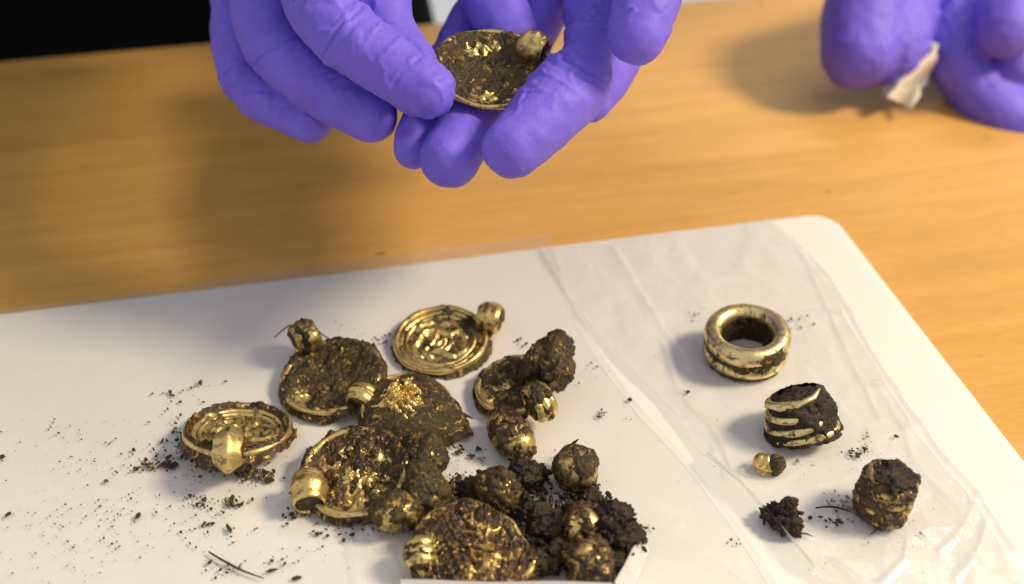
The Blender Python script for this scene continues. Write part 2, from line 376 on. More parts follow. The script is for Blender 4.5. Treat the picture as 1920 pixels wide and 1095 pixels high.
def disc_parts(root, R, outline=circ, dish=0.10, kind='beast', seed=1, relief_mm=0.55, gold=M_GOLD, crust=None, dirt=M_DIRT, bend=None, rim_r=0.9, thick=0.7, edge=1.0, rimdirt=0.0, rings=1.0, burst=(), rmax=1.15):
    """disc with struck relief, wire rim and, if given, a crust of soil. R in metres.
       crust = (level_mm, amp_mm, freq, [(x, y, r, delta_mm), ...])"""
    nt, nr = 168, 52
    th = np.linspace(0, 2*PI, nt, endpoint=False); rr = np.linspace(0.0, 1.0, nr)
    TH, RR = np.meshgrid(th, rr, indexing='ij'); TH, RR = TH.ravel(), RR.ravel(); ol = outline(TH)
    X, Y = RR*np.cos(TH), RR*np.sin(TH)
    def shape(x, y, rr_):
        z = -dish*R*(1-rr_**2)
        if bend is not None: z = z+bend(x, y)*R
        return z
    wob = 0.25*MM*fbm(np.stack([X*R/MM*.22, Y*R/MM*.22, X*0+seed], 1), seed, 3)
    z0 = shape(X*ol, Y*ol, RR)+wob
    zt = z0+relief_mm*MM*relief(X, Y, kind, seed, rings)
    for bx_, by_, br_, bh_ in burst:
        pp = np.stack([X*R/MM, Y*R/MM, X*0+seed], 1)
        zt = zt+bh_*MM*np.exp(-(((X-bx_)**2+(Y-by_)**2)/br_**2)**2)*(0.55+0.9*(1-2.2*np.abs(fbm(pp*.42, seed+31, 3)))+.5*fbm(pp*.8, seed+32, 3))
    top = np.stack([X*ol*R, Y*ol*R, zt], 1); bot = np.stack([X*ol*R, Y*ol*R, z0-thick*MM], 1)
    f = gridfaces(nt, nr, True)+gridfaces(nt, nr, True, off=nt*nr, flip=True)
    for i in range(nt):
        a = i*nr+nr-1; b = ((i+1) % nt)*nr+nr-1; f.append((a, a+nt*nr, b+nt*nr, b))
    d = mk('disc', np.vstack([top, bot]), f, gold, root)
    # wire rim
    n = 220; th2 = np.linspace(0, 2*PI, n, endpoint=False); o2 = outline(th2)
    px, py = np.cos(th2)*o2, np.sin(th2)*o2
    pz = shape(px, py, np.ones(n))+0.3*MM
    v = []; ns = 10
    for i in range(n):
        rw = rim_r*MM*(1+0.16*math.sin(i*0.21+seed))
        for k in range(ns):
            a = 2*PI*k/ns; o = R+rw*math.cos(a)*1.0
            v.append((px[i]*o, py[i]*o, pz[i]+rw*math.sin(a)))
    mk('rim', v, gridfaces(n, ns, True, True), gold, root)
    if crust:
        lv, am, fq, spots = crust; nt2, nr2 = 230, 66
        th = np.linspace(0, 2*PI, nt2, endpoint=False); rr = np.linspace(0, rmax, nr2)
        TH, RR = np.meshgrid(th, rr, indexing='ij'); TH, RR = TH.ravel(), RR.ravel(); ol = outline(TH)
        X, Y = RR*np.cos(TH), RR*np.sin(TH)
        p = np.stack([X*R*ol/MM, Y*R*ol/MM, X*0+3.1*seed], 1)
        h = lv+am*fbm(p*fq, seed+5, 7, 0.62)+0.45*am*np.abs(fbm(p*fq*2.7, seed+8, 4, .6))+rimdirt*np.exp(-((RR-.97)/.07)**2)*(1+.5*fbm(p*.2, seed, 2))
        for sx, sy, sr, dl in spots: h = h+dl*np.exp(-((X-sx)**2+(Y-sy)**2)/sr**2)
        h = h-2.6*np.clip((RR-edge)/(1.15-edge), 0, 1)**1.6*(1.1+0.8*fbm(p*.30, seed+2, 4))
        z = shape(X*ol, Y*ol, RR)+h*MM
        jit = 1+0.012*fbm(p*.8, seed+3, 3)
        mk('soil_crust', np.stack([X*ol*R*jit, Y*ol*R*jit, z], 1), gridfaces(nt2, nr2, True), dirt, root)
    return d
def loop_part(root, ang, R, rad=5.2, hz=4.2, width=4.6, z=1.4, thick=1.1, ribs=3, gold=M_GOLD, dirt=None, out=1.0, seed=1, plug=True, lift=0.0, name='suspension_loop', outline=1.0, yaw=0.0):
    """barrel-shaped ribbed suspension loop whose hole runs along the rim; mm"""
    n, m = 56, 30; v = []
    for i in range(n):
        a = 2*PI*i/n
        for k in range(m):
            b = 2*PI*k/m; w = math.cos(b); tt = math.sin(b)
            t = thick*(1+0.30*math.cos(w*PI*ribs) if tt > 0 else 1)*(1-0.35*w*w)*tt
            x = (rad+t)*math.cos(a); zz = (hz+t)*math.sin(a); y = width*w*(1+0.0*tt)
            v.append((x, y, zz))
    v = np.array(v)*MM; v = v+0.16*MM*np.stack([fbm(v/MM*.5+seed*3+k*9, seed, 3) for k in range(3)], 1)
    o = mk(name, v, gridfaces(n, m, True, True), gold, root)
    c = R*outline+out*MM
    o.location = (c*math.cos(ang), c*math.sin(ang), z*MM); o.rotation_euler = (0, -lift, ang+yaw)
    o.rotation_mode = 'XYZ'
    if plug:
        pv, pf = ico(5); k = np.maximum(np.hypot(pv[:, 0], pv[:, 2]), np.abs(pv[:, 1])); pv = pv/(.35+.65*k)[:, None]
        pv = pv*(np.array([rad, width*.97, hz])*MM)*(1+.07*fbm(pv*rad*.5+seed, seed+40, 5, .65))[:, None]
        mk('soil_plug', pv, pf, dirt or M_DIRT, o)
    if dirt:
        pv, pf = lump_data(((rad+thick*1.05)*MM, (width*1.12)*MM, (hz+thick*1.05)*MM), 0.24, .30, seed+60, 5)
        mk('soil_crust', pv, pf, dirt, o)
    return o
def pend(name_label, x, y, z, R, rot, **k):
    loc = P(x, y, z*MM)
    return thing('pendant', name_label, 'pendant', tuple(loc), tuple(math.radians(a) for a in rot), 'gold pendants on the tray')
D = math.radians
# clean medallion at the back
t = pend('cleanest gold medallion pendant, bright relief, loop at right, back of the heap', 826, 637, 2.8, 0, (4, -3, 0))
disc_parts(t, 13.9*MM, kind='beast', seed=4, dish=0.05, relief_mm=1.0, gold=M_GOLD, crust=(-0.10, 0.9, .32, [(.75, .35, .3, 1.7), (-.3, -.1, .16, .7), (.1, 1.0, .3, 1.2), (-.9, .3, .2, .8)]), rim_r=1.0, burst=[(0, 0, .6, .12)])
loop_part(t, D(24), 13.9*MM, rad=4.0, hz=3.6, width=3.6, out=3.0, gold=M_GOLD, dirt=M_DIRT, seed=3, z=2.0, yaw=D(50))
# leftmost pendant
t = pend('leftmost gold pendant with dark rim and golden barrel loop pointing toward the viewer', 446, 806, 5.0, 0, (-16, 3, 0))
disc_parts(t, 14.0*MM, kind='rand', seed=12, dish=0.12, relief_mm=1.0, gold=M_GOLD, crust=(-0.45, 1.0, .28, [(-.2, -.62, .35, 1.6), (.05, .25, .2, 1.0), (.5, -.5, .2, .9), (-.35, .25, .3, -.5), (.5, .2, .3, -.4)]), dirt=M_WET, rim_r=1.0, rimdirt=2.1, edge=.99)
loop_part(t, D(-86), 14.0*MM, rad=4.8, hz=3.6, width=3.8, out=.6, z=2.4, gold=M_GOLD, seed=7, thick=2.0, ribs=1)
# soil covered disc, upper left
t = pend('olive soil-covered pendant with a small gold knob at its upper left', 622, 706, 4.6, 0, (6, -5, -14))
disc_parts(t, 14.3*MM, kind='rand', seed=21, dish=0.10, relief_mm=0.7, gold=M_GOLD, crust=(1.35, 1.15, .26, [(-.50, -.55, .20, -2.0), (-.3, -.95, .28, -2.4), (-.1, .3, .3, .8), (-.35, .6, .15, -1.0), (.15, -.98, .2, -1.8)]), rings=.3, burst=[(-.5, -.5, .18, .8)])
loop_part(t, D(137), 14.3*MM, rad=4.0, hz=4.2, width=3.8, out=2.0, z=4.0, gold=M_GOLD2, dirt=M_DARK, seed=9)
v, f = lump_data((2.6*MM, 2.6*MM, 2.5*MM), 0.05, .4, 5, 4); o = mk('gold_knob', v, f, M_GOLD, t); o.location = (-8.8*MM, 9.6*MM, 6.0*MM)
# pointed pendant in the middle
def olp(th): return 0.88+0.40*np.exp(-np.abs(np.angle(np.exp(1j*(th+0.05))))/0.34)
t = pend('tear-shaped domed pendant with bright gold relief showing through soil, centre of heap', 762, 768, 6.0, 0, (10, 5, -14))
disc_parts(t, 13.8*MM, outline=olp, kind='rand', seed=33, dish=-0.24, relief_mm=1.3, gold=M_GOLD, crust=(1.15, 0.55, .28, [(-.14, .22, .34, -1.25), (.5, 0, .5, .4), (.45, -.8, .16, -2.4), (-.1, -1, .3, -1.2), (-.55, .8, .15, -2)]), rim_r=0.7, rings=0, burst=[(-.18, .18, .55, 1.7)])
loop_part(t, D(176), 12.2*MM, rad=3.4, hz=3.2, width=3.0, out=1.4, z=-0.6, gold=M_GOLD, seed=13)
# folded pendant, right
def bend5(x, y): return 0.55*np.clip(x-0.25, 0, 2)**1.2*(y > -9)
t = pend('crumpled soil-caked pendant with folded right side, right of the bright medallion', 972, 722, 4.4, 0, (0, -8, -12))
disc_parts(t, 12.0*MM, kind='rand', seed=41, dish=0.08, relief_mm=0.9, gold=M_GOLD, crust=(1.25, 1.1, .27, [(-.93, -.3, .25, -2.6), (-.6, -.75, .25, -2.2), (-.35, -.05, .18, -1.6)]), bend=bend5, rings=.3, burst=[(-.35, -.05, .2, .7)])
ac = Acc(); ac.add(*lump_data((8.6*MM, 5.6*MM, 6.6*MM), .34, .2, 71, 5, .7, center=(8.4*MM, 5.6*MM, 5.4*MM), rot=(.2, -.3, .8)))
ac.add(*lump_data((5.2*MM, 5.0*MM, 5.2*MM), .34, .22, 72, 5, .7, center=(11.4*MM, .6*MM, 5.6*MM), rot=(0, .3, 0)))
ac.build('soil_clod', M_DIRT, t)
loop_part(t, D(-50), 12.0*MM, rad=5.0, hz=4.0, width=3.3, out=1.6, z=3.6, gold=M_GOLD, dirt=M_DIRT, seed=15, lift=-.2)
# front left pendant
t = pend('glossy brown mud-coated pendant with bulky gold loop at its left, front left of heap', 666, 884, 5.2, 0, (8, -4, 6))
disc_parts(t, 13.6*MM, kind='rand', seed=52, dish=0.16, relief_mm=1.2, gold=M_GOLD, crust=(1.15, 1.5, .24, [(-.1, -.98, .5, -1.6), (-.45, .25, .2, -.9), (.1, -.35, .3, -.6), (.2, .6, .4, .8)]), dirt=M_WET, rim_r=1.0, rings=0, burst=[(-.45, .3, .22, 1.0), (-.1, 0, .25, .7), (-.2, .6, .2, .6), (.3, -.2, .2, .6)])
loop_part(t, D(204), 13.6*MM, rad=3.8, hz=3.8, width=4.6, out=-.4, z=1.8, gold=M_GOLD, seed=17, ribs=2, yaw=D(-20))
# nearest pendant at the bottom edge
t = pend('rough gold-brown pendant nearest the viewer, behind the milky plastic flap', 884, 1034, 5.5, 0, (12, 6, -20))
disc_parts(t, 14.6*MM, outline=lambda th: 1-.16*np.abs(np.sin(th))+.05*np.sin(3*th+1)+.03*np.sin(7*th), kind='rand', seed=63, dish=-0.14, relief_mm=1.6, gold=M_GOLD2, crust=(1.7, 2.1, .20, [(-.75, -.4, .35, -1.6), (.2, -.3, .35, -.8), (-.2, .45, .2, -.8), (-.9, -.3, .3, -1)]), dirt=M_WET, rim_r=1.0, rings=0, burst=[(-.72, -.25, .34, 1.9), (.3, -.3, .5, 1.1), (-.2, .5, .3, 1.1), (-.4, -.7, .25, 1.4)])
loop_part(t, D(206), 13.0*MM, rad=3.0, hz=2.8, width=3.8, out=-.4, z=.6, gold=M_GOLD, seed=19, dirt=M_WET)

# ================================================================== BEADS, LOOPS AND CLODS
def bead(name, label, cat_, x, y, zc, rad, rot, gold, dirt, ribs=0, amp=.16, off=0.0, seed=1, fq=.3, group='gold beads in soil', cover=1.0):
    loc = P(x, y, zc*MM)
    t = thing(name, label, cat_, (loc[0], loc[1], 0.001), (0, 0, 0), group)
    # barrel body: lathe with coil ribs
    n, m = 48, 40; v = []
    for i in range(n):
        a = 2*PI*i/n
        for k in range(m):
            s = -1+2*k/(m-1); pr = math.sqrt(max(0, 1-abs(s)**2.6))
            q = 1+(0.05*math.cos(s*PI*ribs) if ribs else 0)
            v.append((rad[0]*s, rad[1]*pr*q*math.cos(a), rad[2]*pr*q*math.sin(a)))
    v = np.array(v)*MM
    o = mk('body', v, gridfaces(n, m, True), gold, t); o.location = (0, 0, (zc-1)*MM); o.rotation_euler = tuple(D(a) for a in rot)
    if dirt:
        vv, ff = lump_data([(r+off)*MM*cover for r in rad], amp*1.25, fq, seed, 5, .68)
        c = mk('soil_crust', vv, ff, dirt, t); c.location = o.location; c.rotation_euler = o.rotation_euler
    return t
def clump(label, x, y, zc, base, crumbs, spread, seed, mat, name='soil_clod', n=5, amp=.50):
    loc = P(x, y, zc*MM); r = np.random.RandomState(seed)
    ac = Acc()
    for (cx, cy, cz, a, b, c, ry) in base:
        ac.add(*lump_data((a*MM, b*MM, c*MM), amp, .36, seed+int(abs(cx)*3), n, .78, (cx*MM, cy*MM, cz*MM), (0, 0, ry)))
    for k in range(crumbs):
        a = r.uniform(0, 2*PI); d = r.uniform(.55, 1.12); s = r.uniform(.35, 1.25)*r.uniform(.5, 1)
        ac.add(*lump_data((s*MM, s*.8*MM, s*.7*MM), .5, .8, seed+k, 2, .6, (spread[0]*d*math.cos(a)*MM, spread[1]*d*math.sin(a)*MM, r.uniform(-zc+.7, spread[2]*(1.2-d))*MM), tuple(r.uniform(0, 6, 3))))
    o = ac.build(name, mat); o.location = (loc[0], loc[1], zc*MM)
    return tag(o, label, 'soil clod')
bead('tube_bead', 'dark mud-coated tube bead lying between crumpled pendant and front clods', 'bead', 958, 815, 5.0, (8.6, 5.4, 5.0), (0, 8, -58), M_GOLD2, M_WET, 3, .15, 0.40, 3)
bead('round_bead', 'round brownish gold bead at the right of the heap, rootlet above it', 'bead', 1079, 878, 5.6, (5.8, 5.9, 5.6), (0, 0, 20), M_GOLD2, M_DIRT, 0, .14, 0.40, 7)
bead('tube_bead', 'short dark lump-like bead under the tip of the tear-shaped pendant', 'bead', 797, 852, 4.8, (6.4, 5.0, 5.0), (0, 0, -62), M_GOLD2, M_DIRT, 3, .16, 1.00, 11)
bead('tube_bead', 'upright dark ribbed bead at right end of the glossy brown pendant', 'bead', 800, 920, 5.4, (7.4, 4.8, 5.2), (0, 25, -66), M_GOLD2, M_DIRT, 4, .14, 0.97, 15)
bead('tube_bead', 'soil-caked bead with a gold right edge, in front of the glossy brown pendant', 'bead', 745, 958, 5.0, (7.2, 5.6, 5.2), (0, 20, 46), M_GOLD2, M_DIRT, 2, .16, 0.40, 19)
bead('round_bead', 'dark bead showing a gold patch in the right of the front soil heap', 'bead', 1092, 990, 5.4, (5.4, 5.2, 5.2), (0, 0, 20), M_GOLD, M_WET, 0, .26, 0.55, 23)
bead('round_bead', 'shiny brown bead with pale rim beside the milky plastic flap', 'bead', 1106, 1056, 5.4, (6.0, 5.4, 5.6), (0, 30, -50), M_GOLD2, M_WET, 3, .22, 0.55, 27)
bead('round_bead', 'brown bead half buried in the rear soil clod of the front heap', 'bead', 934, 917, 6.2, (5.4, 4.8, 4.8), (0, 0, -30), M_GOLD2, M_DIRT, 0, .18, 0.85, 31)
clump('crumbly dark soil clod holding a bead, behind the nearest pendant', 948, 920, 3.6, [(-7, 0, 0, 5.4, 4.0, 3.2, 0), (5, 5, .6, 5.6, 4.0, 3.4, .3), (0, -3, -.6, 6, 3.4, 2.8, 0)], 150, (12, 7, 5), 101, M_DARK)
clump('crumbly soil bridge between the round bead and front heap', 1098, 938, 2.6, [(1, 0, 0, 3.8, 3.2, 2.4, .3), (-3, -5, 0, 4.2, 2.8, 2.2, 0)], 90, (6, 6, 3.2), 131, M_DARK)
clump('dark soil mass between the nearest pendant and the beads', 1030, 985, 3.8, [(-3, 4, 0, 6, 3.0, 3.0, -.2), (2, -1, 0, 7, 4.4, 3.2, -.3), (5, -8, -.6, 6, 4.4, 2.8, 0), (-3, -10, -1, 6, 4.4, 2.6, 0)], 200, (11, 11, 3.6), 151, M_DARK)
clump('dark crumbly soil clod standing right of the front beads', 1157, 1003, 5.0, [(0, 0, 0, 5.8, 5.2, 5.8, .2), (-1, 4, 3.2, 4.4, 3.4, 3.4, 0), (-3, -6, -2, 5, 5, 3.0, 0)], 80, (6.5, 6.5, 6.5), 171, M_DARK)
clump('small pointed dark soil crumb beside the raised plastic fold', 1468, 972, 3.0, [(0, 0, 0, 5.2, 3.6, 3.2, -.6), (1, 1.5, 2.4, 2.6, 2.0, 2.6, .4)], 46, (5, 4.4, 4.5), 191, M_DARK, amp=.6)

# ---- coiled rings
def coil(root, name, R, wire, turns, pitch, a0, mat, wob=.25, seed=1, sx=1, sy=1, taper=True, cone=0.0):
    n = int(90*turns); path = []; rad = []
    for i in range(n):
        t = i/(n-1); a = a0+2*PI*turns*t
        w = float(wob*math.sin(a*1.0+seed)+.6*wob*math.sin(2.3*a+2*seed))
        R_ = R*(1+cone*t)
        path.append(((R_+w)*math.cos(a)*sx, (R_+w)*math.sin(a)*sy, wire+pitch*turns*t+.5*wob*math.sin(1.7*a+seed)))
        e = min(t, 1-t)*turns; rad.append(wire*(1-(.55*max(0, 1-e/.18)**2 if taper else 0))*(1+.05*math.sin(5*a+seed)))
    v, f = tube_data(np.array(path)*MM, np.array(rad)*MM, 22)
    return mk(name, v, f, mat, root)
def crust_band(root, R, z0, z1, amp, fq, seed, mat, bias=None, sx=1, sy=1, bulge=0.0):
    n, m = 200, 50; a = np.linspace(0, 2*PI, n, endpoint=False); s = np.linspace(0, 1, m)
    A, S = np.meshgrid(a, s, indexing='ij'); A, S = A.ravel(), S.ravel()
    z = z0+(z1-z0)*S
    p = np.stack([R*np.cos(A), R*np.sin(A), z], 1)
    r = R+amp*fbm(p*fq, seed, 5, .62)+bulge*np.sin(S*PI)
    if bias is not None: r = r+bias(A, S)
    return mk('soil_crust', np.stack([r*np.cos(A)*sx, r*np.sin(A)*sy, z], 1)*MM, gridfaces(n, m, True), mat, root)
l = P(1396, 668, 1*MM)
t = thing('finger_ring', 'thick gold coiled ring with dirt in its groove, farthest of the ring fragments', 'ring', tuple(l), (D(3), D(-3), 0), 'gold rings on the right')
def torus(root, name, R, wr, wz, zc, mat, seed, tilt=0):
    n, m = 120, 28; v = []
    for i in range(n):
        a = 2*PI*i/n; k = 1+.05*math.sin(3*a+seed)
        for j in range(m):
            b = 2*PI*j/m
            v.append(((R+wr*k*math.cos(b))*math.cos(a), (R+wr*k*math.cos(b))*math.sin(a), zc+wz*k*math.sin(b)+tilt*math.cos(a+seed)))
    return mk(name, np.array(v)*MM, gridfaces(n, m, True, True), mat, root)
torus(t, 'upper_coil', 10.2, 2.7, 2.9, 9.0, M_RING, 1, .25); torus(t, 'lower_coil', 9.8, 2.9, 2.6, 3.6, M_RING, 4, .2)
crust_band(t, 12.75, 3.6, 8.8, .45, .45, 77, M_DIRT, lambda a, s: -.4+.2*np.sin(a))
crust_band(t, 12.9, 7.0, 11.4, .5, .4, 78, M_DIRT, lambda a, s: -1.2+1.75*np.exp(-((np.angle(np.exp(1j*(a+1.05))))/.55)**2)-2.2*np.clip(s-.55, 0, 1))
crust_band(t, 12.5, .6, 3.2, .5, .4, 79, M_DIRT, lambda a, s: -.55)
crust_band(t, 7.05, .4, 9.0, .5, .4, 80, M_DARK, lambda a, s: -.55*np.sin(s*PI))
l = P(1508, 812, 2*MM)
t = thing('spiral_ring', 'broken spiral ring fragment with dirt between pale gold coils, next to the thick ring', 'ring', tuple(l), (D(-20), D(-10), D(10)), 'gold rings on the right')
coil(t, 'coil', 9.5, 1.15, 3.2, 3.4, D(-150), M_RING, .85, 5, 1.06, .90, cone=-.34)
crust_band(t, 10.3, .2, 13.2, 1.25, .26, 87, M_DARK, lambda a, s: -.35-3.3*s-1.6*np.clip(s-.88, 0, 1)/.12+.35*np.exp(-((np.angle(np.exp(1j*(a+.75))))/.42)**2), 1.06, .92, .5)
vv, ff = lump_data((6.2*MM, 5.4*MM, 2.8*MM), .3, .3, 91, 5, .7, center=(0, 0, 10.8*MM)); mk('soil_plug', vv, ff, M_DARK, t)
ac = Acc(); ac.add(*tube_data(np.array([(-9.6, .5, 10.8), (-6.8, -3.8, 11.2), (-2.5, -5.6, 11.8), (2.6, -5.0, 12.8), (5.4, -2.2, 13.4)])*MM, np.array([.3, .8, .9, .9, .3])*MM, 14)); ac.build('coil_end', M_RING, t)
l = P(1648, 962, 1*MM)
t = thing('ribbed_bead', 'dark chunky coil bead with shiny ribs, nearest of the pieces on the right', 'bead', tuple(l), (D(-4), D(6), D(14)))
coil(t, 'coil', 5.5, 1.5, 4.0, 2.9, D(200), M_GOLD2, .35, 9, 1.0, .95)
crust_band(t, 7.0, .0, 14.4, 1.5, .24, 93, M_WET, lambda a, s: .35-2.6*np.clip(s-.84, 0, 1)/.16-1.8*np.exp(-((np.angle(np.exp(1j*(a+.30))))/.55)**2)-1.2*np.clip(.14-s, 0, 1)/.14, 1, .95, .35)
vv, ff = lump_data((5.8*MM, 5.6*MM, 3.0*MM), .4, .34, 95, 5, .74, center=(0, 0, 12.8*MM)); mk('soil_plug', vv, ff, M_DARK, t)
t = bead('small_bead', 'tiny stubby gold tube bead in front of the spiral ring fragment', 'bead', 1436, 868, 3.2, (3.6, 2.6, 2.6), (0, 6, -14), M_GOLD, M_DIRT, 3, .12, -.15, 37, .5, 'loose small finds')
r3 = 2.3; torus(t, 'end_rim', 1.9, .7, .7, 0, M_GOLD, 2); o = t.children[-1]; o.location = (2.6*MM, -.65*MM, 2.3*MM); o.rotation_euler = (0, D(84), D(-14))

# ================================================================== HANDS
def chain(pts, n=14):
    """pts rows: px, py, distance mm, radius mm -> world path and radius"""
    c = cat(np.array(pts, float), n)
    return np.array([Q(a, b, z*MM) for a, b, z, _ in c]), c[:, 3]*MM
def glove(name, chains, blobs, parent, label, voxel=0.00075, seed=1, creases=()):
    ac = Acc()
    for c in chains:
        p, r = chain(c); ac.add(*tube_data(p, r, 22, True))
    for (x, y, z, a, b, c, e) in blobs:
        v, f = ico(4); w = (v*np.array([a, b, c])*MM) @ rotm(e).T + Q(x, y, z*MM); ac.add(w, f)
    tmp = ac.build('tmp', M_GLOVE)
    md = tmp.modifiers.new('r', 'REMESH'); md.mode = 'VOXEL'; md.voxel_size = voxel; md.use_smooth_shade = True
    ms = tmp.modifiers.new('s', 'SMOOTH'); ms.factor = 0.5; ms.iterations = 2
    dg = bpy.context.evaluated_depsgraph_get(); dg.update()
    me = bpy.data.meshes.new_from_object(tmp.evaluated_get(dg)); me.name = name
    old = tmp.data; bpy.data.objects.remove(tmp); bpy.data.meshes.remove(old)
    n = len(me.vertices); co = np.empty(n*3); me.vertices.foreach_get('co', co); co = co.reshape(-1, 3)
    no = np.empty(n*3); me.vertices.foreach_get('normal', no); no = no.reshape(-1, 3)
    q = co/MM
    d = 0.55*fbm(q*.075, seed, 3)+0.16*fbm(q*.22, seed+2, 3)
    # pulled folds of the film: warped ridged noise, only in patches
    wq = q+5.0*np.stack([fbm(q*.05+11*k, seed+20+k, 2) for k in range(3)], 1)
    rg = 1-np.abs(fbm(wq*np.array([.16, .16, .10])+9, seed+4, 2)); pa = np.clip(fbm(q*.045+3, seed+6, 2)*1.6+.35, 0, 1)
    d = d+0.75*np.clip(rg-.72, 0, 1)/.28*pa
    for (x, y, z, rad, depth, ax) in creases:      # flexion creases: grooves across a joint
        c = Q(x, y, z*MM); tdir = Q(x+ax[0], y+ax[1], z*MM)-c; tdir /= np.linalg.norm(tdir)
        rel = co-c; sw = rel @ tdir/MM + 1.6*fbm(q*.11, seed+8, 3); rr = np.linalg.norm(rel, axis=1)/MM
        fal = np.exp(-(rr/rad)**4)*np.clip(.75+.6*fbm(q*.12+5, seed+9, 2), .35, 1.2)
        for k, a in ((0, 1.0), (3.1, .35), (-2.6, .4)):
            d = d-depth*a*np.exp(-((sw-k)/.55)**2)*fal+depth*.55*a*np.exp(-((sw-k-1.3)/.9)**2)*fal
    co = co+no*(d*MM)[:, None]
    me.vertices.foreach_set('co', co.ravel()); me.update()
    me.polygons.foreach_set('use_smooth', [True]*len(me.polygons))
    me.materials.clear(); me.materials.append(M_GLOVE)
    o = bpy.data.objects.new(name, me); COL.objects.link(o)
    if parent:
        o.parent = parent; o.matrix_parent_inverse = Matrix.Translation(-parent.location)
    if label: o['label'] = label
    return o

BODY = Q(420, -60, 0.70)
man = thing('person', 'person in black clothing with violet gloves holding a pendant over the tray', 'person', (BODY[0], BODY[1], -0.75))
# hand on the left: fingers reach down to the right, thumb behind the index finger
glove('glove', [
    [(560, -330, 395, 16), (470, -150, 362, 11.5), (452, 0, 358, 9.0), (450, 100, 352, 8.7), (484, 168, 347, 8.5), (535, 197, 343, 8.2), (580, 222, 340, 7.4)],      # ring finger
    [(590, -330, 388, 16), (520, -150, 350, 12), (492, -10, 341, 9.7), (506, 70, 335, 9.5), (560, 130, 329, 9.3), (625, 174, 325, 8.9), (694, 217, 322, 8.1)],      # middle finger
    [(640, -330, 380, 16), (600, -150, 338, 12), (590, -20, 319, 10.0), (622, 42, 311, 9.6), (690, 98, 306, 9.0), (752, 142, 303, 8.4), (803, 172, 301, 7.4)],       # index finger
    [(560, -360, 395, 13), (420, -160, 372, 8), (430, -20, 372, 7.0), (445, 70, 364, 6.6), (475, 130, 358, 6.0)],                                                     # little finger, behind
    [(680, -330, 385, 15), (690, -150, 345, 13), (705, -30, 328, 10.5), (722, 42, 322, 8.6), (750, 90, 318, 7.8), (778, 128, 313, 6.8)]],                            # thumb
    [(560, -400, 400, 42, 24, 40, (.4, .2, .3)), (540, -560, 450, 30, 26, 60, (.5, .2, .2))], man,
    'violet glove with fingers pointing down right, pinching the pendant', seed=3,
    creases=[(640, 55, 303, 13, .8, (60, 52)), (520, 90, 326, 13, .9, (40, 60)), (455, 120, 343, 12, .8, (25, 50)), (640, 185, 317, 10, .5, (60, 35)), (752, 140, 297, 10, .5, (60, 40))])
# cupped hand on the right: palm up, fingers curl toward the viewer, thumb on the pendant
glove('glove', [
    [(1180, -330, 385, 16), (1150, -120, 362, 13), (1118, -10, 346, 10.4), (1116, 55, 334, 8.9), (1107, 100, 324, 8.3), (1095, 128, 318, 8.5), (1078, 158, 311, 10.1), (1038, 198, 304, 10.0), (985, 252, 299, 9.0), (962, 274, 297, 8.4)],  # middle
    [(1150, -330, 390, 16), (1080, -120, 376, 12), (1010, 20, 364, 9.6), (965, 110, 350, 9.2), (912, 190, 334, 8.8), (872, 250, 316, 8.6), (842, 298, 306, 8.0)],                                # ring
    [(1120, -330, 395, 15), (1010, -120, 378, 11), (900, 20, 362, 8.4), (850, 110, 346, 7.6), (812, 200, 330, 7.0), (788, 248, 321, 6.6), (775, 276, 317, 6.0)],                                   # little
    [(1230, -330, 372, 15), (1215, -140, 352, 11.5), (1190, 0, 344, 9.4), (1165, 80, 337, 8.6), (1128, 150, 328, 8.0), (1105, 186, 324, 7.2)],                                                       # index, behind the middle finger
    [(1140, -330, 388, 16), (1020, -220, 372, 14), (930, -110, 356, 11), (918, -20, 342, 9.8), (942, 32, 334, 9.2), (962, 70, 330, 8.0)]],                                                           # thumb root to tip behind pendant
    [(1120, -300, 390, 40, 22, 40, (.4, 0, -.3)), (1080, -90, 372, 26, 16, 24, (.5, 0, -.3)), (1160, -480, 440, 30, 26, 60, (.5, -.2, -.2))], man,
    'violet glove palm up with curled fingers, cradling the pendant', seed=8,
    creases=[(1075, 124, 308, 12, 1.5, (-35, 55)), (1115, 40, 325, 12, 1.3, (0, 60)), (1095, 15, 330, 14, 1.0, (20, 60))])
# fingertip hanging at the right of the cupped hand belongs to it as well
glove('glove_finger', [[(1330, -330, 360, 14), (1262, -150, 326, 11.0), (1232, -60, 309, 9.6), (1210, 10, 301, 9.0), (1194, 64, 297, 8.2)]], [], man, None, seed=15)
# torso and sleeves in black
def torso():
    ac = Acc(); n, m = 90, 60; v = []
    for i in range(n):
        a = 2*PI*i/n
        for k in range(m):
            s = k/(m-1); z = -.72+1.15*s
            w = .21+.03*math.sin(s*PI*1.3); d = .12+.02*math.sin(s*3)
            fold = .006*math.sin(7*a+5*s)+.008*math.sin(3*a-11*s)
            v.append(((w+fold)*math.cos(a), (d+fold)*math.sin(a)+.02*s, z))
    f = gridfaces(n, m, True); f.append(tuple(i*m+m-1 for i in range(n))); f.append(tuple(i*m for i in range(n))[::-1])
    c = E0+U*(-0.01)+V*0.16
    v = np.array(v) @ np.array(Matrix.Rotation(ANG, 3, 'Z')).T + np.array([c[0], c[1], 0])
    ac.add(v, f)
    sh = c+np.array([0, 0, .36])
    for w, el, s in ((Q(545, -540, .445), np.array([-.30, .50, .33]), -.19), (Q(1150, -470, .435), np.array([.33, .50, .33]), .19)):
        p = cat([sh+U*s, el, (el+w)/2+np.array([0, 0, .01]), w], 12)
        rr = np.interp(np.linspace(0, 1, len(p)), [0, .4, 1], [.075, .058, .042])
        rr = rr*(1+.04*np.sin(np.arange(len(p))*1.3))
        ac.add(*tube_data(p, rr, 28))
    o = ac.build('black_sweater', M_BLACK, man); o.matrix_parent_inverse = Matrix.Translation(-man.location)
torso()

